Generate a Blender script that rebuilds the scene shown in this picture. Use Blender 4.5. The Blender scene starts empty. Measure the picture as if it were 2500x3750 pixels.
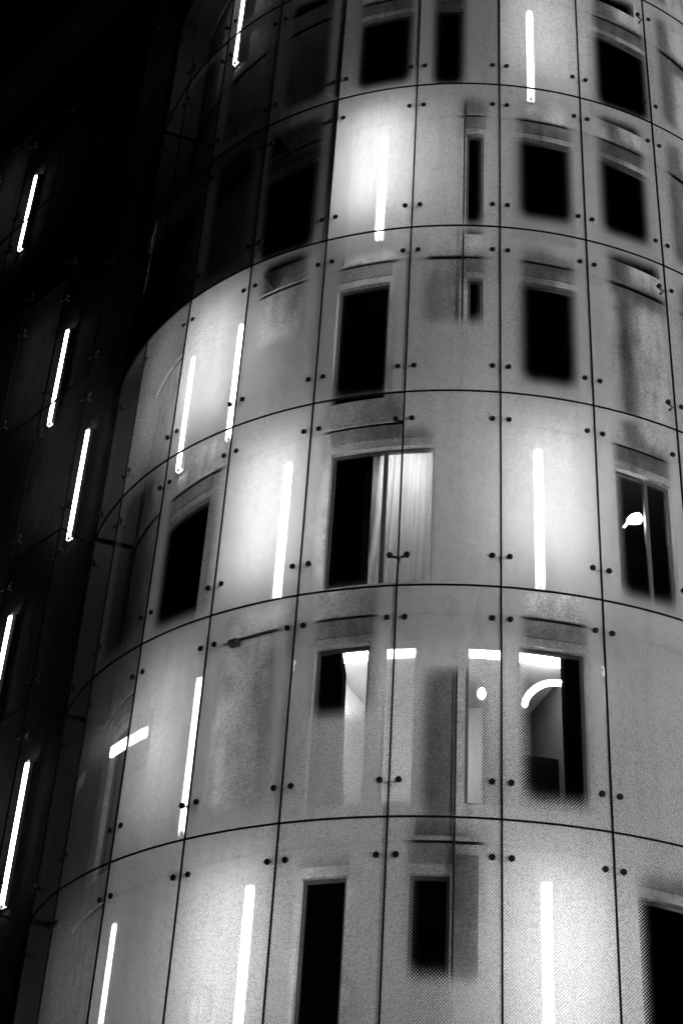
import bpy, math, random
from mathutils import Matrix, Vector
random.seed(7)
S = bpy.context.scene
C = S.collection

# ---------------------------------------------------------------- measures (metres)
H = 3.6                                   # height of one storey / one glass panel
R = 1.9518 * H                            # radius of the outer glass skin
DPHI = 0.2140                             # angle of one panel
PHI0 = -0.1164
DIST = 7.3954 * H                         # camera to tower axis
CAM_Z = 1.6
Z0 = CAM_Z + 2.4417 * H                   # height of level 0
PW = R * DPHI
WALL = 0.212 * H                          # inner wall behind the glass
TUBE = 0.186 * H
def zl(l): return Z0 + H * l
def ang(c): return PHI0 + c * DPHI
def P(c, l, d=0.0):                       # column, level, metres behind the glass -> world
    a = ang(c); r = R - d
    return Vector((r * math.sin(a), -r * math.cos(a), zl(l)))

# ---------------------------------------------------------------- camera
cam = bpy.data.cameras.new('camera')
cam.sensor_fit = 'HORIZONTAL'; cam.sensor_width = 36.0
cam.lens = 36.0 * 5884.5 / 2500.0
cam.clip_end = 500.0
co = bpy.data.objects.new('camera', cam); C.objects.link(co)
pitch, roll, yaw = 0.6058, -0.0658, -0.0856
xv = Vector((math.cos(yaw), -math.sin(yaw), 0)); yv = Vector((math.sin(yaw), math.cos(yaw), 0)); zv = Vector((0, 0, 1))
fw = math.cos(pitch) * yv + math.sin(pitch) * zv
uv_ = -math.sin(pitch) * yv + math.cos(pitch) * zv
rt = math.cos(roll) * xv - math.sin(roll) * uv_
up = math.sin(roll) * xv + math.cos(roll) * uv_
M = Matrix((rt, up, -fw)).transposed().to_4x4()
M.translation = Vector((0, -DIST, CAM_Z))
co.matrix_world = M
S.camera = co

# ---------------------------------------------------------------- night sky, exposure
w = bpy.data.worlds.new('World'); S.world = w; w.use_nodes = True
nt = w.node_tree
sky = nt.nodes.new('ShaderNodeTexSky'); sky.sky_type = 'NISHITA'; sky.sun_disc = False
sky.sun_elevation = math.radians(-8); sky.sun_rotation = math.pi - 1.04
bwn = nt.nodes.new('ShaderNodeRGBToBW')
nt.links.new(sky.outputs[0], bwn.inputs[0])
nt.links.new(bwn.outputs[0], nt.nodes['Background'].inputs[0])
nt.nodes['Background'].inputs[1].default_value = 0.05
sun = bpy.data.lights.new('fill_sun', 'SUN'); sun.energy = 0.85; sun.angle = math.radians(12)  # weak sun added to lift the grey of the middle panels
so = bpy.data.objects.new('fill_sun', sun); C.objects.link(so)
SUN_AZ, SUN_EL = 1.04, math.radians(5)                  # azimuth to the right of the viewer, elevation
sd = Vector((math.sin(SUN_AZ) * math.cos(SUN_EL), -math.cos(SUN_AZ) * math.cos(SUN_EL), math.sin(SUN_EL)))
so.rotation_euler = sd.to_track_quat('Z', 'Y').to_euler()
S.view_settings.view_transform = 'Standard'
S.view_settings.look = 'None'
S.view_settings.exposure = 0.65
S.view_settings.gamma = 1.0
S.render.film_transparent = False
S.render.filter_size = 4.2
cy = S.cycles
cy.max_bounces = 8; cy.diffuse_bounces = 3; cy.glossy_bounces = 3; cy.transmission_bounces = 4
cy.transparent_max_bounces = 32
cy.sample_clamp_indirect = 6.0
cy.use_denoising = True
cy.use_adaptive_sampling = False
cy.caustics_reflective = False; cy.caustics_refractive = False

TUBE_POWER = 34.0

# ---------------------------------------------------------------- materials
def newmat(name):
    m = bpy.data.materials.new(name); m.use_nodes = True
    t = m.node_tree
    for n in list(t.nodes): t.nodes.remove(n)
    o = t.nodes.new('ShaderNodeOutputMaterial')
    return m, t, o
def nd(t, kind, **kw):
    n = t.nodes.new(kind)
    for k, v in kw.items(): setattr(n, k, v)
    return n
def mth(t, op, a, b=None, c=None, clamp=False):
    n = t.nodes.new('ShaderNodeMath'); n.operation = op; n.use_clamp = clamp
    for i, v in enumerate((a, b, c)):
        if v is None: continue
        if isinstance(v, (int, float)): n.inputs[i].default_value = v
        else: t.links.new(v, n.inputs[i])
    return n.outputs[0]
def grey(v): return (v, v, v, 1.0)

def principled(name, base, rough=0.7, metal=0.0, noise=None, bump=0.0, spec=0.5):
    """noise = (scale, amount): worn, slightly blotchy colour"""
    m, t, o = newmat(name)
    b = nd(t, 'ShaderNodeBsdfPrincipled')
    b.inputs['Roughness'].default_value = rough; b.inputs['Metallic'].default_value = metal
    b.inputs['Specular IOR Level'].default_value = spec
    b.inputs['Base Color'].default_value = grey(base)
    if noise:
        tc = nd(t, 'ShaderNodeTexCoord')
        n = nd(t, 'ShaderNodeTexNoise'); n.inputs['Scale'].default_value = noise[0]; n.inputs['Detail'].default_value = 6
        t.links.new(tc.outputs['Object'], n.inputs['Vector'])
        f = mth(t, 'MULTIPLY_ADD', mth(t, 'SUBTRACT', n.outputs['Fac'], 0.5), noise[1] * 2, 1.0)
        v = mth(t, 'MULTIPLY', f, base, clamp=True)
        cc = nd(t, 'ShaderNodeCombineColor')
        for i in range(3): t.links.new(v, cc.inputs[i])
        t.links.new(cc.outputs[0], b.inputs['Base Color'])
        if bump:
            bp = nd(t, 'ShaderNodeBump'); bp.inputs['Strength'].default_value = bump; bp.inputs['Distance'].default_value = 0.02
            t.links.new(n.outputs['Fac'], bp.inputs['Height']); t.links.new(bp.outputs[0], b.inputs['Normal'])
    t.links.new(b.outputs[0], o.inputs[0])
    return m

def concrete(name, base):
    m, t, o = newmat(name)
    tc = nd(t, 'ShaderNodeTexCoord')
    mp = nd(t, 'ShaderNodeMapping'); mp.inputs['Scale'].default_value = (1, 1, 0.22)
    t.links.new(tc.outputs['Object'], mp.inputs[0])
    streak = nd(t, 'ShaderNodeTexNoise'); streak.inputs['Scale'].default_value = 5.0; streak.inputs['Detail'].default_value = 8
    t.links.new(mp.outputs[0], streak.inputs['Vector'])
    blot = nd(t, 'ShaderNodeTexNoise'); blot.inputs['Scale'].default_value = 2.2; blot.inputs['Detail'].default_value = 7; blot.inputs['Roughness'].default_value = 0.65
    t.links.new(tc.outputs['Object'], blot.inputs['Vector'])
    s = mth(t, 'ADD', mth(t, 'MULTIPLY', mth(t, 'SUBTRACT', streak.outputs['Fac'], 0.5), 1.1),
            mth(t, 'MULTIPLY', mth(t, 'SUBTRACT', blot.outputs['Fac'], 0.5), 1.3))
    sc_ = nd(t, 'ShaderNodeVectorMath', operation='SCALE'); sc_.inputs['Scale'].default_value = 66.0
    t.links.new(tc.outputs['Object'], sc_.inputs[0])
    fl = nd(t, 'ShaderNodeVectorMath', operation='FLOOR'); t.links.new(sc_.outputs[0], fl.inputs[0])
    wn = nd(t, 'ShaderNodeTexWhiteNoise'); t.links.new(fl.outputs[0], wn.inputs['Vector'])
    v = mth(t, 'MULTIPLY', mth(t, 'MULTIPLY', mth(t, 'ADD', s, 1.0), mth(t, 'MULTIPLY_ADD', wn.outputs['Value'], 0.7, 0.65)), base, clamp=True)
    cc = nd(t, 'ShaderNodeCombineColor')
    for i in range(3): t.links.new(v, cc.inputs[i])
    d = nd(t, 'ShaderNodeBsdfDiffuse'); d.inputs['Roughness'].default_value = 0.4
    t.links.new(cc.outputs[0], d.inputs[0])
    bp = nd(t, 'ShaderNodeBump'); bp.inputs['Strength'].default_value = 0.25; bp.inputs['Distance'].default_value = 0.02
    t.links.new(blot.outputs['Fac'], bp.inputs['Height']); t.links.new(bp.outputs[0], d.inputs['Normal'])
    t.links.new(d.outputs[0], o.inputs[0])
    return m

def emitter(name, strength):
    m, t, o = newmat(name)
    e = nd(t, 'ShaderNodeEmission'); e.inputs[0].default_value = grey(1.0); e.inputs[1].default_value = strength
    t.links.new(e.outputs[0], o.inputs[0])
    m.cycles.emission_sampling = 'FRONT'
    return m

def clear_glass(name, tint=0.95, gloss=1.0):
    m, t, o = newmat(name)
    tr = nd(t, 'ShaderNodeBsdfTransparent'); tr.inputs[0].default_value = grey(tint)
    gl = nd(t, 'ShaderNodeBsdfGlossy'); gl.inputs['Roughness'].default_value = 0.03; gl.inputs[0].default_value = grey(1.0)
    fr = nd(t, 'ShaderNodeFresnel'); fr.inputs[0].default_value = 1.45
    mx = nd(t, 'ShaderNodeMixShader')
    t.links.new(mth(t, 'MULTIPLY', fr.outputs[0], gloss), mx.inputs[0])
    t.links.new(tr.outputs[0], mx.inputs[1]); t.links.new(gl.outputs[0], mx.inputs[2])
    t.links.new(mx.outputs[0], o.inputs[0])
    return m

def frit_glass(name, pw, dens=0.60, pitch_m=0.032):
    """printed white dots on the back of the pane; the dots thin out inside the panel's clear field.
       the field (u0, u1, v0, v1) is the object colour of the panel"""
    m, t, o = newmat(name)
    uvn = nd(t, 'ShaderNodeUVMap')
    sp = nd(t, 'ShaderNodeSeparateXYZ'); t.links.new(uvn.outputs[0], sp.inputs[0])
    u, v = sp.outputs[0], sp.outputs[1]
    oi = nd(t, 'ShaderNodeObjectInfo')
    sc = nd(t, 'ShaderNodeSeparateColor'); t.links.new(oi.outputs['Color'], sc.inputs[0])
    u0, u1, v0, v1 = sc.outputs[0], sc.outputs[1], sc.outputs[2], oi.outputs['Alpha']
    def ramp(x, a, wd, sign):
        d = mth(t, 'SUBTRACT', x, a) if sign > 0 else mth(t, 'SUBTRACT', a, x)
        n = nd(t, 'ShaderNodeMapRange', interpolation_type='SMOOTHSTEP')
        n.inputs['From Min'].default_value = -wd; n.inputs['From Max'].default_value = wd
        t.links.new(d, n.inputs['Value'])
        return n.outputs[0]
    ins = mth(t, 'MULTIPLY', mth(t, 'MULTIPLY', ramp(u, u0, 0.12, 1), ramp(u, u1, 0.12, -1)),
              mth(t, 'MULTIPLY', ramp(v, v0, 0.07, 1), ramp(v, v1, 0.07, -1)))
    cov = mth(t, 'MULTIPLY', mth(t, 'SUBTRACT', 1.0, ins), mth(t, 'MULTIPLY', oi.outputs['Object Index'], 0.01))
    x = mth(t, 'MULTIPLY', u, pw); y = mth(t, 'MULTIPLY', v, H)
    k = 2 * math.pi / (pitch_m * 1.414)
    a = mth(t, 'COSINE', mth(t, 'MULTIPLY', mth(t, 'ADD', x, y), k))
    b = mth(t, 'COSINE', mth(t, 'MULTIPLY', mth(t, 'SUBTRACT', x, y), k))
    f = mth(t, 'MULTIPLY_ADD', mth(t, 'ADD', a, b), 0.25, 0.5)
    e = mth(t, 'ADD', f, mth(t, 'SUBTRACT', mth(t, 'MULTIPLY', cov, 1.52), 1.26))
    dot = nd(t, 'ShaderNodeMapRange', interpolation_type='SMOOTHSTEP')
    dot.inputs['From Min'].default_value = -0.26; dot.inputs['From Max'].default_value = 0.26
    t.links.new(e, dot.inputs['Value'])
    mask = dot.outputs[0]
    # uneven ink: fine speckle and soft vertical washing marks
    cell = nd(t, 'ShaderNodeCombineXYZ')
    t.links.new(mth(t, 'FLOOR', mth(t, 'MULTIPLY', x, 76.0)), cell.inputs[0]); t.links.new(mth(t, 'FLOOR', mth(t, 'MULTIPLY', y, 62.0)), cell.inputs[1])
    t.links.new(mth(t, 'MULTIPLY', oi.outputs['Random'], 997.0), cell.inputs[2])
    wn = nd(t, 'ShaderNodeTexWhiteNoise'); t.links.new(cell.outputs[0], wn.inputs['Vector'])
    wash = nd(t, 'ShaderNodeCombineXYZ')
    t.links.new(mth(t, 'MULTIPLY', x, 6.0), wash.inputs[0]); t.links.new(mth(t, 'MULTIPLY', y, 0.5), wash.inputs[1])
    t.links.new(mth(t, 'MULTIPLY', oi.outputs['Random'], 61.0), wash.inputs[2])
    wt = nd(t, 'ShaderNodeTexNoise'); wt.inputs['Scale'].default_value = 1.0; wt.inputs['Detail'].default_value = 5
    t.links.new(wash.outputs[0], wt.inputs['Vector'])
    ink = mth(t, 'MULTIPLY', mth(t, 'MULTIPLY_ADD', wn.outputs['Value'], 0.66, 0.58),
              mth(t, 'MULTIPLY_ADD', wt.outputs['Fac'], 0.5, 0.75), clamp=True)
    ic = nd(t, 'ShaderNodeCombineColor')
    for i in range(3): t.links.new(ink, ic.inputs[i])
    df = nd(t, 'ShaderNodeBsdfDiffuse'); t.links.new(ic.outputs[0], df.inputs[0])
    tl = nd(t, 'ShaderNodeBsdfTranslucent'); t.links.new(ic.outputs[0], tl.inputs[0])
    # rough, domed ink: the tiny facets of the print point every way
    fc = nd(t, 'ShaderNodeCombineXYZ')
    t.links.new(mth(t, 'FLOOR', mth(t, 'MULTIPLY', x, 330.0)), fc.inputs[0]); t.links.new(mth(t, 'FLOOR', mth(t, 'MULTIPLY', y, 330.0)), fc.inputs[1])
    fn = nd(t, 'ShaderNodeTexWhiteNoise'); t.links.new(fc.outputs[0], fn.inputs['Vector'])
    gm = nd(t, 'ShaderNodeNewGeometry')
    va = nd(t, 'ShaderNodeVectorMath', operation='MULTIPLY_ADD')
    t.links.new(fn.outputs['Color'], va.inputs[0]); va.inputs[1].default_value = (2.6, 2.6, 2.6); va.inputs[2].default_value = (-1.3, -1.3, -1.3)
    vb = nd(t, 'ShaderNodeVectorMath', operation='ADD'); t.links.new(gm.outputs['Normal'], vb.inputs[0]); t.links.new(va.outputs[0], vb.inputs[1])
    vn = nd(t, 'ShaderNodeVectorMath', operation='NORMALIZE'); t.links.new(vb.outputs[0], vn.inputs[0])
    t.links.new(vn.outputs[0], tl.inputs['Normal'])
    fm = nd(t, 'ShaderNodeMixShader'); fm.inputs[0].default_value = 0.36
    t.links.new(df.outputs[0], fm.inputs[1]); t.links.new(tl.outputs[0], fm.inputs[2])
    tr = nd(t, 'ShaderNodeBsdfTransparent'); tr.inputs[0].default_value = grey(0.95)
    mx = nd(t, 'ShaderNodeMixShader')
    t.links.new(mask, mx.inputs[0]); t.links.new(tr.outputs[0], mx.inputs[1]); t.links.new(fm.outputs[0], mx.inputs[2])
    t.links.new(mx.outputs[0], o.inputs[0])
    return m

MT = {
    'frit': frit_glass('printed glass', PW),
    'clear': clear_glass('clear glass', 0.99, 0.03),
    'pane': clear_glass('window glass', 0.62, 0.002),
    'fin': clear_glass('fin glass', 0.95, 0.08),
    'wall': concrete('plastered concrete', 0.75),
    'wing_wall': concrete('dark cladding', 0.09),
    'old_panel': concrete('weathered cladding', 0.30),
    'lintel': concrete('lintel concrete', 0.45),
    'frame': principled('window frame paint', 0.12, 0.5, noise=(8, 0.15)),
    'room': principled('room plaster', 0.82, 0.9, noise=(3, 0.06)),
    'panelling': principled('dark panelling', 0.07, 0.7, noise=(4, 0.3)),
    'dark_room': principled('unlit room finish', 0.015, 0.9, noise=(3, 0.2)),  # near-black colour carries the darkness of the unlit rooms
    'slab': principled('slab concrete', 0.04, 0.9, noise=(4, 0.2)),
    'steel': principled('dark steel', 0.03, 0.5, metal=0.3, noise=(20, 0.3), spec=0.05),
    'seal': principled('black silicone', 0.012, 0.7, noise=(30, 0.3), spec=0.0),
    'pipe': principled('painted pipe', 0.04, 0.6, noise=(10, 0.3), spec=0.2),
    'pale_pipe': principled('white pipe', 0.85, 0.5, noise=(10, 0.05)),  # colour of the tubes that imitate a streak of light
    'channel': principled('lamp channel enamel', 0.75, 0.5, noise=(12, 0.1)),
    'cap': principled('lamp socket', 0.5, 0.5, noise=(20, 0.1)),
    'tube': emitter('glowing tube', TUBE_POWER),
    'dim_tube': emitter('dimmer tube', TUBE_POWER * 0.36),
    'mid_tube': emitter('middling tube', TUBE_POWER * 0.72),
    'strip': emitter('ceiling light panel', 50.0),
    'blind': emitter('backlit blind', 1.6),
    'batten': emitter('glowing batten', 4.0),
    'ring': emitter('glowing ring', 14.0),
    'bulb': emitter('glowing lamp glass', 30.0),
    'curtain': principled('white curtain cloth', 0.85, 0.9, noise=(6, 0.06)),
    'dark_curtain': principled('dark curtain cloth', 0.02, 0.95, noise=(6, 0.3)),
    'cabinet': principled('dark wood', 0.02, 0.6, noise=(5, 0.4)),
    'asphalt': principled('asphalt', 0.05, 0.9, noise=(3, 0.3), bump=0.3),
    'roof': principled('roof felt', 0.06, 0.9, noise=(2, 0.3)),
}

MT['blind'].cycles.emission_sampling = 'NONE'; MT['batten'].cycles.emission_sampling = 'NONE'; MT['ring'].cycles.emission_sampling = 'NONE'; MT['bulb'].cycles.emission_sampling = 'NONE'
# ---------------------------------------------------------------- mesh helpers
class MB:
    def __init__(s): s.v = []; s.f = []; s.mi = []; s.uv = {}
    def quad(s, a, b, c, d, mi=0, uv=None):
        i = len(s.v); s.v += [tuple(a), tuple(b), tuple(c), tuple(d)]
        if uv: s.uv[len(s.f)] = uv
        s.f.append((i, i + 1, i + 2, i + 3)); s.mi.append(mi)
    def hexa(s, p, mi=0):             # p: 8 corners, 0-3 bottom ring, 4-7 top ring
        i = len(s.v); s.v += [tuple(q) for q in p]
        for f in ((3, 2, 1, 0), (4, 5, 6, 7), (0, 1, 5, 4), (1, 2, 6, 5), (2, 3, 7, 6), (3, 0, 4, 7)):
            s.f.append(tuple(i + k for k in f)); s.mi.append(mi)
    def box(s, x0, x1, y0, y1, z0, z1, mi=0):
        s.hexa([(x0, y0, z0), (x1, y0, z0), (x1, y1, z0), (x0, y1, z0), (x0, y0, z1), (x1, y0, z1), (x1, y1, z1), (x0, y1, z1)], mi)
    def tube(s, pts, r, n=10, mi=0, cap=True):
        pts = [Vector(p) for p in pts]; rs = r if isinstance(r, (list, tuple)) else [r] * len(pts)
        base = len(s.v); prev = None
        for k, p in enumerate(pts):
            t = (pts[min(k + 1, len(pts) - 1)] - pts[max(k - 1, 0)]).normalized()
            if prev is None:
                q = Vector((0, 0, 1)) if abs(t.z) < .9 else Vector((1, 0, 0))
                prev = t.cross(q).normalized()
            prev = (prev - t * prev.dot(t)).normalized(); bi = t.cross(prev)
            for j in range(n):
                a = 2 * math.pi * j / n
                s.v.append(tuple(p + rs[k] * (math.cos(a) * prev + math.sin(a) * bi)))
        for k in range(len(pts) - 1):
            for j in range(n):
                a = base + k * n + j; b = base + k * n + (j + 1) % n
                s.f.append((a, b, b + n, a + n)); s.mi.append(mi)
        if cap:
            s.f.append(tuple(base + j for j in reversed(range(n)))); s.mi.append(mi)
            e = base + (len(pts) - 1) * n
            s.f.append(tuple(e + j for j in range(n))); s.mi.append(mi)
    def mesh(s, name, mats, smooth=False):
        me = bpy.data.meshes.new(name); me.from_pydata(s.v, [], s.f)
        for m in (mats if isinstance(mats, (list, tuple)) else [mats]): me.materials.append(MT[m])
        me.polygons.foreach_set('material_index', s.mi)
        if s.uv:
            l = me.uv_layers.new(name='UVMap')
            for fi, uvs in s.uv.items():
                for li, q in zip(me.polygons[fi].loop_indices, uvs): l.data[li].uv = q
        if smooth: me.polygons.foreach_set('use_smooth', [True] * len(me.polygons))
        me.update(); return me
def link(name, me, parent=None):
    o = bpy.data.objects.new(name, me); C.objects.link(o)
    if parent: o.parent = parent
    return o
def tag(o, label, cat, group=None):
    o['label'] = label; o['category'] = cat
    if group: o['group'] = group
    return o
def empty(name, loc=(0, 0, 0), rz=0.0):
    o = bpy.data.objects.new(name, None); C.objects.link(o); o.empty_display_size = 0.3
    o.location = loc; o.rotation_euler = (0, 0, rz)
    return o

# arc solids around the tower axis, local angle a (0 = towards the camera)
def pol(r, a, z): return (r * math.sin(a), -r * math.cos(a), z)
def arc_box(mb, r0, r1, a0, a1, z0, z1, n, mi=0):
    for k in range(n):
        p, q = a0 + (a1 - a0) * k / n, a0 + (a1 - a0) * (k + 1) / n
        mb.quad(pol(r1, p, z0), pol(r1, q, z0), pol(r1, q, z1), pol(r1, p, z1), mi)
        mb.quad(pol(r0, q, z0), pol(r0, p, z0), pol(r0, p, z1), pol(r0, q, z1), mi)
        mb.quad(pol(r0, p, z0), pol(r0, q, z0), pol(r1, q, z0), pol(r1, p, z0), mi)
        mb.quad(pol(r1, p, z1), pol(r1, q, z1), pol(r0, q, z1), pol(r0, p, z1), mi)
    for a, sg in ((a0, 1), (a1, -1)):
        c = [pol(r0, a, z0), pol(r1, a, z0), pol(r1, a, z1), pol(r0, a, z1)]
        mb.quad(*(c if sg > 0 else c[::-1]), mi)

# ---------------------------------------------------------------- ground
g = MB(); g.quad((-300, -300, 0), (300, -300, 0), (300, 300, 0), (-300, 300, 0))
go = link('ground', g.mesh('ground', 'asphalt')); go['kind'] = 'structure'

# ================================================================ THE ROUND TOWER
ROWS = range(-2, 7)
C0, C1 = -7, 8                                    # glass columns
tower = tag(empty('round_tower'), 'tall round tower wrapped in printed glass panels held by bolted point fittings', 'building')

# which cells carry a tube lamp (row, column)
TUBES = {(4, 1), (3, -1), (2, -3), (2, -4), (1, -2), (1, 1), (0, -3), (-1, -2), (-1, 1), (-1, -4), (5, -4)}
# clear field of the print: row, column -> u0, u1, v0, v1
CLEAR = {
    (4, -1): (.25, .90, .05, .92), (4, 0): (.20, .55, .00, .95), (4, 2): (.25, .95, .00, .90),
    (3, 1): (.24, .82, .09, .88), (3, 0): (.56, .80, .02, .88), (3, -2): (.10, .80, .00, .90), (3, 2): (.24, .80, .10, .90),
    (2, -1): (.22, .82, -.3, .84), (2, 0): (.20, .80, .42, .95), (2, 1): (.25, .80, .09, .86), (2, 2): (.28, .95, .00, .95), (2, -2): (.20, .75, .45, .95),
    (1, -1): (.18, 1.25, -.3, 1.3), (1, 0): (-.3, .26, -.3, .78), (1, 2): (.23, .82, .06, .95), (1, -3): (.20, .90, .05, .95),
    (0, -1): (.24, .80, .44, 1.3), (0, 0): (.32, .80, -.3, .60), (0, 1): (.22, .80, .10, 1.0), (0, -2): (.22, .80, .10, .95),
    (-1, -1): (.24, .76, -.3, .83), (-1, 0): (.22, .82, .42, 1.0), (-1, 2): (.25, 1.2, -.3, .84),
}
NOCLEAR = {(0, 2), (0, -4), (-1, -3)}

# --- glass panels (one mesh shared by all): printed back sheet, clear front sheet, edges
def panel_mesh():
    mb = MB(); n = 6; gap = 0.007 / R; a0, a1 = gap, DPHI - gap; z0, z1 = 0.007, H - 0.007
    r1, r0 = R, R - 0.016
    for k in range(n):
        p, q = a0 + (a1 - a0) * k / n, a0 + (a1 - a0) * (k + 1) / n
        mb.quad(pol(r1, p, z0), pol(r1, q, z0), pol(r1, q, z1), pol(r1, p, z1), 0)
        ku, qu = k / n, (k + 1) / n
        mb.quad(pol(r0, q, z0), pol(r0, p, z0), pol(r0, p, z1), pol(r0, q, z1), 1, [(qu, 0), (ku, 0), (ku, 1), (qu, 1)])
        mb.quad(pol(r0, p, z0), pol(r0, q, z0), pol(r1, q, z0), pol(r1, p, z0), 0)
        mb.quad(pol(r1, p, z1), pol(r1, q, z1), pol(r0, q, z1), pol(r0, p, z1), 0)
    mb.quad(pol(r0, a0, z0), pol(r1, a0, z0), pol(r1, a0, z1), pol(r0, a0, z1), 0)
    mb.quad(pol(r1, a1, z0), pol(r0, a1, z0), pol(r0, a1, z1), pol(r1, a1, z1), 0)
    return mb.mesh('glass_panel', ['clear', 'frit'])
pm = panel_mesh()
for r in ROWS:
    for c in range(C0, C1):
        o = link('glass_panel', pm, tower)
        o.location = (0, 0, zl(r)); o.rotation_euler = (0, 0, ang(c))
        o.pass_index = 68 if c >= -3 else (32 if c == -4 and r < 5 else 10)  # print thinned on the left columns to dim their glow
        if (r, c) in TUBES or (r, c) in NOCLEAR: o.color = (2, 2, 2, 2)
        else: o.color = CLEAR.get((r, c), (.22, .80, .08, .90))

# --- black seals in the joints
for c in range(C0, C1 + 1):
    mb = MB(); a = 0.012 / R
    arc_box(mb, R - 0.022, R + 0.002, -a, a, zl(ROWS[0]), zl(ROWS[-1] + 1), 1)
    o = link('vertical_joint', mb.mesh('vertical_joint', 'seal'), tower); o.rotation_euler = (0, 0, ang(c))
mb = MB(); arc_box(mb, R - 0.024, R + 0.004, ang(C0), ang(C1), -0.011, 0.011, 72)
hm = mb.mesh('horizontal_joint', 'seal')
for l in range(ROWS[0], ROWS[-1] + 2):
    o = link('horizontal_joint', hm, tower); o.location = (0, 0, zl(l))

# --- point fittings: a bent arm behind the joint with a bolt in each neighbouring pane
def bolt_mesh():
    mb = MB(); mb.tube([(0, 0.034, 0), (0, 0.030, 0), (0, -0.012, 0), (0, -0.018, 0)], [0.036, 0.043, 0.043, 0.034], 12)
    return mb.mesh('bolt', 'steel')
def arm_mesh(half):
    mb = MB()
    mb.tube([(-half, 0.030, 0), (-half * 0.75, 0.05, -0.008), (0, 0.062, -0.022), (half * 0.75, 0.05, -0.008), (half, 0.030, 0)], 0.019, 6)
    mb.tube([(0, 0.06, -0.02), (0, 0.16, -0.02)], [0.026, 0.022], 8)
    return mb.mesh('point_fitting', 'steel')
BM, AM = bolt_mesh(), arm_mesh(0.128)
def fitting(parent, loc, rz, half=0.128):
    f = link('point_fitting', AM, parent); f.location = loc; f.rotation_euler = (0, 0, rz)
    for s in (-1, 1):
        b = link('bolt', BM, f); b.location = (s * half, 0.008, 0)
for l in range(0, 7):
    for c in range(-5, 5):
        for s in (-1, 1):
            if l == 6 and s > 0: continue
            q = P(c, l + s * 0.148, 0); fitting(tower, q, ang(c))

STOPS = {3: (-1,), 4: (-1, 1), 5: (-1,), 6: (-1,)}
# --- glass fins behind the joints
mb = MB(); mb.box(-0.008, 0.008, 0.03, 0.14, 0.02, H - 0.02)
fm = mb.mesh('glass_fin', 'fin')
for r in ROWS:
    for c in range(-6, 5):
        if c == -5 or c in STOPS.get(r, ()): continue
        o = link('glass_fin', fm, tower); o.location = P(c, r, 0); o.rotation_euler = (0, 0, ang(c))

# --- a narrow ledge at every floor, with a dark drip edge under it
mb = MB(); arc_box(mb, R - WALL - 0.002, R - WALL + 0.05, ang(C0), ang(C1), -0.02, 0.03, 60)
wm = mb.mesh('ledge', 'wall')
mb = MB(); arc_box(mb, R - WALL - 0.001, R - WALL + 0.03, ang(C0), ang(C1), -0.055, -0.021, 60)
em = mb.mesh('drip_edge', 'steel')
for l in range(ROWS[0] + 1, ROWS[-1] + 1):
    o = link('ledge', wm, tower); o.location = (0, 0, zl(l))
    e = link('drip_edge', em, o)

# --- plates added across the cavity on the left to hold tube light back
mb = MB(); arc_box(mb, R - WALL + .052, R - .03, ang(C0), ang(-2), -.015, .015, 40)
fs = mb.mesh('light_stop', 'slab')
for l in (3, 4, 6):
    o = link('light_stop', fs, tower); o.location = (0, 0, zl(l))
mb = MB(); mb.box(-.01, .01, .15, WALL - .002, .04, H - .06)
mb.box(-.006, .006, .024, .149, .04, H - .06)
vs = mb.mesh('cavity_stop', 'slab')  # upright plates added to keep tube light out of neighbouring cells
for r in ROWS:
    o = link('cavity_stop', vs, tower); o.location = P(-5, r, 0); o.rotation_euler = (0, 0, ang(-5))
    for c in STOPS.get(r, ()):
        o = link('cavity_stop', vs, tower); o.location = P(c, r, 0); o.rotation_euler = (0, 0, ang(c))

# --- inner wall with its window openings.  row -> list of (col0, col1, z0, z1, mullions)
WZ0, WZ1 = 0.15, 0.865
WIN = {
    6: [(-1.0, -.3), (1.3, 2.0), (-2.4, -1.6)],
    5: [(-1.0, -.3), (1.3, 2.0), (-2.4, -1.6), (2.5, 3.3)],
    4: [(-1.05, -.15), (.10, .57), (2.4, 3.7)],
    3: [(.62, .86), (1.22, 2.12), (2.45, 3.4), (-2.45, -1.5)],
    2: [(-1.05, -.34), (.66, .86, .56), (1.25, 2.10)],
    1: [(-.97, .31, None, None, -.30), (2.5, 3.32, None, None, 2.97), (-3.95, -2.8)],
    0: [(-1.0, -.36), (-.22, .17), (.69, 1.13), (1.25, 2.02), (-4.6, -3.4)],
    -1: [(-.97, -.48), (.15, .56), (2.5, 3.6), (-2.32, -1.86, -.1, .50, -2.03)],
    -2: [(.15, .8), (1.3, 2.0)],
}
RW = R - WALL
REVEAL = 0.16
def wall_row(r):
    ws = []
    for t_ in WIN.get(r, []):
        c0, c1 = t_[:2]; z0 = t_[2] if len(t_) > 2 and t_[2] is not None else WZ0
        z1 = t_[3] if len(t_) > 3 and t_[3] is not None else WZ1
        ws.append((c0, c1, max(z0, .04), z1, t_[4] if len(t_) > 4 else None))
    return ws
wall = MB()
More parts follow.
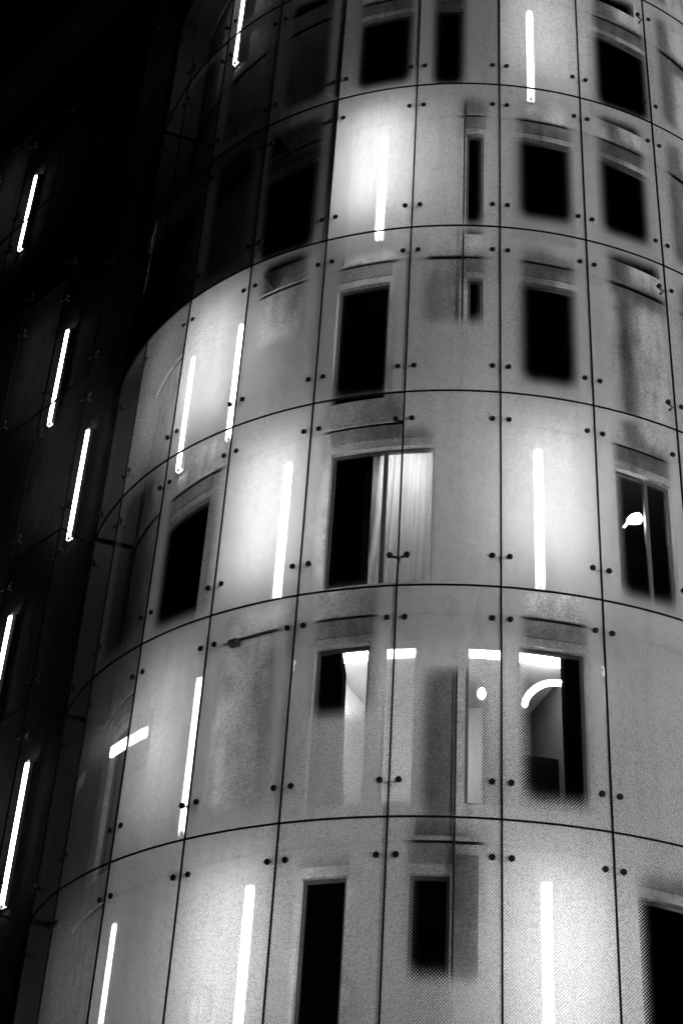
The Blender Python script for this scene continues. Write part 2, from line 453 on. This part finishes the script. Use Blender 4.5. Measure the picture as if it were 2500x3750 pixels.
for r in ROWS:
    ws = wall_row(r)
    cs = sorted(set([C0 + k * 0.25 for k in range((C1 - C0) * 4 + 1)] + [x for w_ in ws for x in w_[:2]]))
    zs = sorted(set([0.0, 1.0] + [x for w_ in ws for x in w_[2:4]]))
    for a, b in zip(cs, cs[1:]):
        for p, q in zip(zs, zs[1:]):
            mc, mz = (a + b) / 2, (p + q) / 2
            if any(w_[0] < mc < w_[1] and w_[2] < mz < w_[3] for w_ in ws): continue
            wall.quad(pol(RW, ang(a), zl(r + p)), pol(RW, ang(b), zl(r + p)), pol(RW, ang(b), zl(r + q)), pol(RW, ang(a), zl(r + q)))
    for c0, c1, z0, z1, mu in ws:                       # reveals
        n = 4
        for k in range(n):
            a, b = ang(c0 + (c1 - c0) * k / n), ang(c0 + (c1 - c0) * (k + 1) / n)
            for z, s in ((z0, 1), (z1, -1)):
                c = [pol(RW, a, zl(r + z)), pol(RW, b, zl(r + z)), pol(RW - REVEAL, b, zl(r + z)), pol(RW - REVEAL, a, zl(r + z))]
                wall.quad(*(c if s > 0 else c[::-1]))
        for cc_, s in ((c0, 1), (c1, -1)):
            c = [pol(RW, ang(cc_), zl(r + z0)), pol(RW - REVEAL, ang(cc_), zl(r + z0)), pol(RW - REVEAL, ang(cc_), zl(r + z1)), pol(RW, ang(cc_), zl(r + z1))]
            wall.quad(*(c if s < 0 else c[::-1]))
# the base below the glass, the roof
arc_box(wall, RW - 0.3, R - 0.05, ang(C0), ang(C1), 0.0, zl(ROWS[0]) - 0.03, 60)
link('inner_wall', wall.mesh('inner_wall', 'wall'), tower)
mb = MB(); arc_box(mb, 0.4, R + 0.15, ang(C0), ang(C1), zl(7) + 0.03, zl(7) + 0.5, 60)
link('roof', mb.mesh('roof', 'roof'), tower)

for c in (C0, C1):
    mb = MB(); a_ = .004
    arc_box(mb, RW - 2.6, R - .02, ang(c) - a_, ang(c) + a_, 0.0, zl(7), 1)
    link('end_wall', mb.mesh('end_wall', 'slab'), tower)
# --- windows: frame > pane; lintel box above each
for r in ROWS:
    for c0, c1, z0, z1, mu in wall_row(r):
        mb = MB(); f = 0.055 / R / DPHI * 1.0
        ri, ro = RW - REVEAL + 0.01, RW - REVEAL + 0.07
        zf = 0.055 / H
        arc_box(mb, ri, ro, ang(c0), ang(c0 + f), zl(r + z0), zl(r + z1), 1)
        arc_box(mb, ri, ro, ang(c1 - f), ang(c1), zl(r + z0), zl(r + z1), 1)
        arc_box(mb, ri, ro - .002, ang(c0 + f), ang(c1 - f), zl(r + z0), zl(r + z0 + zf), 4)
        arc_box(mb, ri, ro - .002, ang(c0 + f), ang(c1 - f), zl(r + z1 - zf), zl(r + z1), 4)
        if mu is not None:
            arc_box(mb, ri, ro - .004, ang(mu - f * .7), ang(mu + f * .7), zl(r + z0 + zf), zl(r + z1 - zf), 1)
        wo = link('window', mb.mesh('window', 'frame'), tower)
        mb = MB(); arc_box(mb, ri + .02, ri + .032, ang(c0 + f), ang(c1 - f), zl(r + z0 + zf), zl(r + z1 - zf), 4)
        link('pane', mb.mesh('pane', 'pane'), wo)
        if z1 == WZ1:
            mb = MB()
            arc_box(mb, RW - 0.01, RW + 0.018, ang(c0 - .02), ang(c1 + .02), zl(r + .905), zl(r + .985), 4)
            link('lintel', mb.mesh('lintel', 'lintel'), wo)

# --- slabs and the rooms' back walls (only row 0 lit; others darkened in colour)
for l in range(ROWS[0] + 1, ROWS[-1] + 2):
    mb = MB(); arc_box(mb, 2.2, RW - 0.02, ang(C0), ang(C1), -0.30, 0.0, 48)
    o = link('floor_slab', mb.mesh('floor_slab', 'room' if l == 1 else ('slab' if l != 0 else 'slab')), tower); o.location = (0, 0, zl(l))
for r in range(ROWS[0], ROWS[-1] + 1):
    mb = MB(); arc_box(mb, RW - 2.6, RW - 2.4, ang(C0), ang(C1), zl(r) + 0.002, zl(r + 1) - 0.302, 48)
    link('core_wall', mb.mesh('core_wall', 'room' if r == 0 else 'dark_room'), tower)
# cross walls that close the lit rooms
def cross_wall(c, r, mat):
    mb = MB(); a = 0.06 / RW
    arc_box(mb, RW - 2.39, RW - REVEAL - .02, ang(c) - a, ang(c) + a, zl(r) + .004, zl(r + 1) - .304, 1)
    link('cross_wall', mb.mesh('cross_wall', mat), tower)
for c in (-1.12, 0.43, -4.9, -3.2): cross_wall(c, 0, 'room')
for c in (1.19, 2.12): cross_wall(c, 0, 'panelling')
mb = MB(); arc_box(mb, RW - 2.395, RW - 2.36, ang(1.21), ang(2.10), zl(0) + .01, zl(1) - .31, 6)
link('wall_panelling', mb.mesh('wall_panelling', 'panelling'), tower)

mb = MB(); arc_box(mb, RW + .002, RW + .03, ang(.20), ang(.575), zl(.02), zl(.74), 4)
link('cladding_panel', mb.mesh('cladding_panel', 'old_panel'), tower)
mb = MB(); arc_box(mb, RW + .002, RW + .03, ang(.61), ang(.84), zl(-.55), zl(-.06), 3)
link('cladding_panel', mb.mesh('cladding_panel', 'old_panel'), tower)
# --- the dark pipe that runs down the wall
mb = MB(); mb.tube([P(.592, -2, WALL - .05), P(.592, 7, WALL - .05)], 0.018, 8)
link('wall_pipe', mb.mesh('wall_pipe', 'pipe'), tower)

# ================================================================ THE STRAIGHT WING on the left
WX = Vector((-0.327, 0.3205, 0)).normalized()            # along the wing, away from the tower
WN = Vector((WX.y * -1, WX.x, 0))                        # outward normal
if WN.y > 0: WN = -WN
WW = 0.4579 * H
def tower_rel(x, y): return Vector((x * H, (y - 7.3954) * H, 0))
WT = tower_rel(-2.003, 6.868)                            # tube line, column 0 centre
WG = WT + WN * TUBE                                      # glass line, column 0 centre
wrz = math.atan2(-WX.y, -WX.x)                           # local +x points towards the tower
wing = tag(empty('building_wing', WG - WX * WW * 0.5, wrz), 'straight dark glass-fronted wing receding beside the round tower', 'building')
# local frame of the wing: x = -k*WW (k columns away), y = depth behind glass, z up
KN = 6
MT['frit_flat'] = frit_glass('printed glass flat', WW)
mb = MB(); g7 = 0.007
mb.quad((-WW + g7, 0, g7), (-g7, 0, g7), (-g7, 0, H - g7), (-WW + g7, 0, H - g7), 0)
mb.quad((-g7, .016, g7), (-WW + g7, .016, g7), (-WW + g7, .016, H - g7), (-g7, .016, H - g7), 1, [(1, 0), (0, 0), (0, 1), (1, 1)])
mb.quad((-WW + g7, .016, g7), (-g7, .016, g7), (-g7, 0, g7), (-WW + g7, 0, g7), 0)
mb.quad((-WW + g7, 0, H - g7), (-g7, 0, H - g7), (-g7, .016, H - g7), (-WW + g7, .016, H - g7), 0)
mb.quad((-WW + g7, .016, g7), (-WW + g7, 0, g7), (-WW + g7, 0, H - g7), (-WW + g7, .016, H - g7), 0)
mb.quad((-g7, 0, g7), (-g7, .016, g7), (-g7, .016, H - g7), (-g7, 0, H - g7), 0)
fpm = mb.mesh('flat_glass_panel', ['clear', 'frit_flat'])
WTUBES = [(5, 3), (3, 1), (2, 0), (1, 1), (0, 0)]
for r in ROWS:
    for k in range(KN):
        o = link('glass_panel', fpm, wing); o.location = (-k * WW, 0, zl(r)); o.color = (2, 2, 2, 2); o.pass_index = 15 if (r, k) in WTUBES or (r, k - 1) in WTUBES else 2
for k in range(KN + 1):
    mb = MB(); mb.box(-.012, .012, -.002, .022, zl(ROWS[0]), zl(7))
    o = link('vertical_joint', mb.mesh('vertical_joint', 'seal'), wing); o.location = (-k * WW, 0, 0)
mb = MB(); mb.box(-KN * WW, 0, -.004, .024, -.011, .011); fhm = mb.mesh('horizontal_joint', 'seal')
for l in range(ROWS[0], 8):
    o = link('horizontal_joint', fhm, wing); o.location = (0, 0, zl(l))
for l in range(0, 7):
    for k in range(0, 5):
        for s in (-1, 1):
            if l == 6 and s > 0: continue
            fitting(wing, (-k * WW, 0, zl(l + s * .148)), 0.0)
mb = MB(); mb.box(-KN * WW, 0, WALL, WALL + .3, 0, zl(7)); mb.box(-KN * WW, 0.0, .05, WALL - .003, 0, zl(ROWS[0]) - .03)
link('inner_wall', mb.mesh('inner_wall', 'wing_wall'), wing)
MT['frit_end'] = frit_glass('printed glass of the wing end', WALL)
mb = MB()
mb.box(.016, .030, .02, WALL - .02, .007, H - .007, 0)
mb.quad((.014, .02, .007), (.014, WALL - .02, .007), (.014, WALL - .02, H - .007), (.014, .02, H - .007), 1, [(0, 0), (1, 0), (1, 1), (0, 1)])
epm = mb.mesh('end_panel', ['clear', 'frit_end'])
mb = MB(); mb.box(.010, .032, .02, WALL, -.011, .011); ejm = mb.mesh('end_joint', 'seal')
for r in ROWS:
    o = link('glass_panel', epm, wing); o.location = (0, 0, zl(r)); o.color = (2, 2, 2, 2); o.pass_index = 12
    o = link('horizontal_joint', ejm, wing); o.location = (0, 0, zl(r))
mb = MB(); mb.box(-KN * WW, 0.05, -.1, 7.0, zl(7) + .03, zl(7) + .5); link('roof', mb.mesh('roof', 'roof'), wing)

# ================================================================ TUBE LAMPS
TL = 0.708 * H; TR = 0.048
def tube_mesh():
    mb = MB(); n = 14
    pts = [(0, 0, 0), (0, 0, .05)] + [(0, 0, .05 + (TL - .10) * k / n) for k in range(1, n + 1)] + [(0, 0, TL)]
    rs = [.026] + [TR] * (n + 1) + [.026]
    mb.tube(pts, rs, 6)
    return mb
TM = tube_mesh().mesh('glowing_tube', 'tube', True); TMD = tube_mesh().mesh('glowing_tube', 'dim_tube', True); TMM = tube_mesh().mesh('glowing_tube', 'mid_tube', True)
mb = MB(); mb.tube([(0, 0, -.05), (0, 0, .012)], [.022, .03], 10); CM = mb.mesh('end_cap', 'cap')
mb = MB(); mb.box(-.015, .015, .062, WALL - TUBE + .004, -.012, .012); BK = mb.mesh('bracket', 'cap')
mb = MB()                                                 # open channel behind each tube
mb.box(-.075, .075, .056, .062, -.03, TL + .03)
mb.box(-.079, -.075, -.010, .062, -.03, TL + .03); mb.box(.075, .079, -.010, .062, -.03, TL + .03)
HM = mb.mesh('lamp_channel', 'channel')
def tube_lamp(loc, rz, label, group, me=None):
    t = tag(empty('tube_lamp', loc, rz), label, 'lamp', group)
    link('glowing_tube', me or TM, t)
    link('lamp_channel', HM, t)
    a = link('end_cap', CM, t); b = link('end_cap', CM, t); b.location = (0, 0, TL); b.rotation_euler = (math.pi, 0, 0)
    for z in (.35, TL - .35): k = link('bracket', BK, t); k.location = (0, 0, z)
    return t
GT = 'vertical tube lamps behind the tower glass'; GW = 'vertical tube lamps behind the wing glass'
TLAB = {
    (4, 1): 'topmost bright tube lamp near the right, in the highest lit glass panel',
    (3, -1): 'bright tube lamp in the upper middle, left of the top right lamp',
    (2, -3): 'right one of two tube lamps close together, beside the white panel at mid left',
    (2, -4): 'slim tube lamp at the tower\'s curved left edge, left of its close neighbour',
    (1, -2): 'bright tube lamp left of the dark window with the white curtain',
    (1, 1): 'bright tube lamp right of the white curtain, in the brightest panel',
    (0, -3): 'tube lamp in the lower left with a dark fitting crossing its foot',
    (-1, -2): 'bottom tube lamp above the small lit window, cut by the bottom edge',
    (-1, 1): 'bottom right tube lamp below the row of lit windows',
    (-1, -4): 'bottom left tube lamp at the tower\'s curved edge, cut by the picture edge',
    (5, -4): 'tube lamp at the top edge left of the tower, cut off above',
}
for (r, c), lab in TLAB.items():
    q = P(c + .5, r + .496 - .354, TUBE)
    tube_lamp(q, ang(c + .5), lab, GT, TMD if (r, c) in ((0, -3), (4, 1), (-1, -4), (5, -4)) else (TMM if (r, c) in ((-1, 1), (-1, -2), (1, 1), (2, -3)) else TM))
WLAB = {(5, 3): 'highest tube lamp of the dark wing, at the far left of the picture',
        (3, 1): 'second highest tube lamp of the dark wing on the left',
        (2, 0): 'wide glowing tube lamp of the wing closest to the tower, at mid height',
        (1, 1): 'wing tube lamp cut by the left picture edge',
        (0, 0): 'lowest tube lamp of the dark wing, near the left picture edge'}
for (r, k), lab in WLAB.items():
    q = WT + WX * WW * k; q.z = zl(r + .496 - .354)
    tube_lamp(q, wrz, lab, GW, TMD)

# ================================================================ things in the windows
# ceiling light strips of the lit storey
def strip(c0, c1, lab, z=.905, d0=.30, d1=.42):
    mb = MB(); arc_box(mb, R - d1 * H, R - d0 * H, ang(c0), ang(c1), zl(z), zl(z) + .05, 10)
    tag(link('ceiling_light', mb.mesh('ceiling_light', 'strip')), lab, 'lamp', 'curved ceiling lights of the lit storey')
strip(-.95, .30, 'curved ceiling light above the two narrow lit windows left of the grey pier')
cross_wall(-.52, 1, 'dark_room'); cross_wall(.36, 1, 'room')
strip(-.44, .28, 'unseen light added behind the white curtain of the wide dark window', 1.905, .46, .60)  # extra lamp put in to brighten the curtain from behind
strip(.60, 1.14, 'ceiling light above the lit window right of the grey pier')
strip(1.24, 1.98, 'ceiling light above the curved pendant lamp in the right lit window')
mb = MB(); arc_box(mb, R - .107 * H, R - .094 * H, ang(-3.74), ang(-3.03), zl(.598), zl(.645), 5)
tag(link('light_batten', mb.mesh('light_batten', 'batten')), 'short slanting bright light at the curved left edge of the tower', 'lamp')
for c0_, c1_, w_ in ((-2.30, -2.22, 'left'), (-2.17, -2.06, 'middle'), (-2.0, -1.93, 'right')):
    mb = MB(); arc_box(mb, R - .272 * H, R - .268 * H, ang(c0_), ang(c1_), zl(-.99), zl(-.515), 2)
    tag(link('lit_blind', mb.mesh('lit_blind', 'blind')), w_ + ' of three pale backlit blind strips in the bottom window', 'blind', 'backlit blind strips')
# half ring pendant
mb = MB()
mb.tube([P(c, .75, d * H) for c, d in ((1.53, .50), (1.505, .455), (1.515, .40), (1.55, .35), (1.60, .313), (1.66, .293), (1.73, .283), (1.80, .281), (1.88, .287), (1.94, .31))], .05, 8)
tag(link('ring_lamp', mb.mesh('ring_lamp', 'ring', True)), 'glowing curved pendant lamp seen in the right lit window', 'lamp')
# small bulb in the third lit window
mb = MB(); q = P(.92, .74, .42 * H)
mb.tube([q + Vector((0, 0, -.09)), q + Vector((0, 0, -.05)), q, q + Vector((0, 0, .05)), q + Vector((0, 0, .09))], [.02, .055, .065, .05, .02], 12)
bl = tag(link('globe_lamp', mb.mesh('globe_lamp', 'bulb', True)), 'small round lamp glowing in the lit window left of the curved pendant lamp', 'lamp')
mb = MB(); mb.tube([q + Vector((0, 0, .09)), Vector((q.x, q.y, zl(1) - .30))], .008, 6); link('cord', mb.mesh('cord', 'pipe'), bl)
# spot lamp in the dark window on the right
q = P(2.84, 1.652, .272 * H)
sl = tag(empty('clip_lamp', q, ang(2.7)), 'small bright lamp head in the dark window at the right', 'lamp')
mb = MB(); mb.tube([(-.10, .0, -.05), (-.03, -.01, .0), (.07, -.02, .05), (.12, -.02, .07)], [.05, .085, .095, .03], 10)
link('lamp_head', mb.mesh('lamp_head', 'bulb', True), sl)
mb = MB(); mb.tube([(-.10, 0, -.06), (-.16, .0, -.14), (-.20, 0, -.20)], .018, 8); link('lamp_arm', mb.mesh('lamp_arm', 'bulb'), sl)
mb = MB(); mb.tube([(-.20, 0, -.20), (-.20, .05, -1.40)], .012, 8); link('lamp_pole', mb.mesh('lamp_pole', 'pipe'), sl)

# curtains
MT['curtain'] = None
def cloth(name):
    m, t, o = newmat(name)
    d = nd(t, 'ShaderNodeBsdfDiffuse'); l = nd(t, 'ShaderNodeBsdfTranslucent'); mx = nd(t, 'ShaderNodeMixShader')
    tc = nd(t, 'ShaderNodeTexCoord'); n = nd(t, 'ShaderNodeTexNoise'); n.inputs['Scale'].default_value = 9.0
    t.links.new(tc.outputs['Object'], n.inputs['Vector'])
    v = mth(t, 'MULTIPLY_ADD', n.outputs['Fac'], 0.2, 0.72)
    cc = nd(t, 'ShaderNodeCombineColor')
    for i in range(3): t.links.new(v, cc.inputs[i])
    t.links.new(cc.outputs[0], d.inputs[0]); t.links.new(cc.outputs[0], l.inputs[0])
    mx.inputs[0].default_value = 0.72
    t.links.new(d.outputs[0], mx.inputs[1]); t.links.new(l.outputs[0], mx.inputs[2]); t.links.new(mx.outputs[0], o.inputs[0])
    return m
MT['curtain'] = cloth('sheer white curtain cloth')
def curtain(edge, c1, r, d, mat, lab, name='curtain', flip=False):
    """edge: list of (level, column) of the free edge, hanging to column c1"""
    mb = MB(); n = 28
    rows = []
    for z, c in edge:
        rows.append([P(c + (c1 - c) * k / n, r + z, d + .025 * math.sin(k * 1.7) * (1.15 - z * .4)) for k in range(n + 1)])
    for a, b in zip(rows, rows[1:]):
        for k in range(n): mb.quad(a[k], a[k + 1], b[k + 1], b[k])
    return tag(link(name, mb.mesh(name, mat)), lab, 'curtain')
CD = WALL + REVEAL + .03
curtain([(.14, -.56), (.20, -.52), (.35, -.46), (.55, -.42), (.75, -.40), (.88, -.39)], .31, 1, CD, 'curtain', 'white curtain drawn back in the wide dark window')
curtain([(.14, -.60), (.35, -.64), (.60, -.655), (.75, -.66), (.82, -.70), (.88, -.72)], -1.0, 0, CD, 'dark_curtain', 'dark curtain at the left side of the lit window row')
curtain([(.14, 1.80), (.35, 1.79), (.60, 1.78), (.75, 1.78), (.88, 1.77)], 2.05, 0, CD, 'dark_curtain', 'dark curtain at the right side of the window with the curved lamp')
# cabinet
mb = MB(); arc_box(mb, RW - REVEAL - .75, RW - REVEAL - .25, ang(1.30), ang(1.79), zl(0) + .004, zl(.43), 3)
cb = tag(link('cabinet', mb.mesh('cabinet', 'cabinet')), 'dark cabinet standing in the right lit room below the curved lamp', 'cabinet')
for k in range(2):
    mb = MB(); arc_box(mb, RW - REVEAL - .252, RW - REVEAL - .232, ang(1.31 + k * .24), ang(1.54 + k * .24), zl(.02), zl(.42), 2)
    link('cabinet_door', mb.mesh('cabinet_door', 'cabinet'), cb)

# two pale tubes standing in for a curved streak of light, right
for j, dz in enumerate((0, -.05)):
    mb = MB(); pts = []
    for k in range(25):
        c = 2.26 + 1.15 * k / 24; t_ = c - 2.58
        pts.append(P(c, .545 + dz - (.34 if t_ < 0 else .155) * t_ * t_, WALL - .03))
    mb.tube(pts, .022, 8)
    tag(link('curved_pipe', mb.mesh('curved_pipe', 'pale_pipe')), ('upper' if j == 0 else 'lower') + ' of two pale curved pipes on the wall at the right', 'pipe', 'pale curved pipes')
# small dark box on the wall, left
q = P(-2.05, .985, WALL - .08)
bx_ = tag(empty('junction_box', q, ang(-2.05)), 'small dark box under the walkway, left of the dark windows', 'box')
mb = MB(); mb.box(-.09, .07, -.04, .08, -.09, .0); link('box_body', mb.mesh('box_body', 'pipe'), bx_)
mb = MB(); mb.box(-.07, .05, -.052, -.041, -.08, -.01); link('box_lid', mb.mesh('box_lid', 'steel'), bx_)
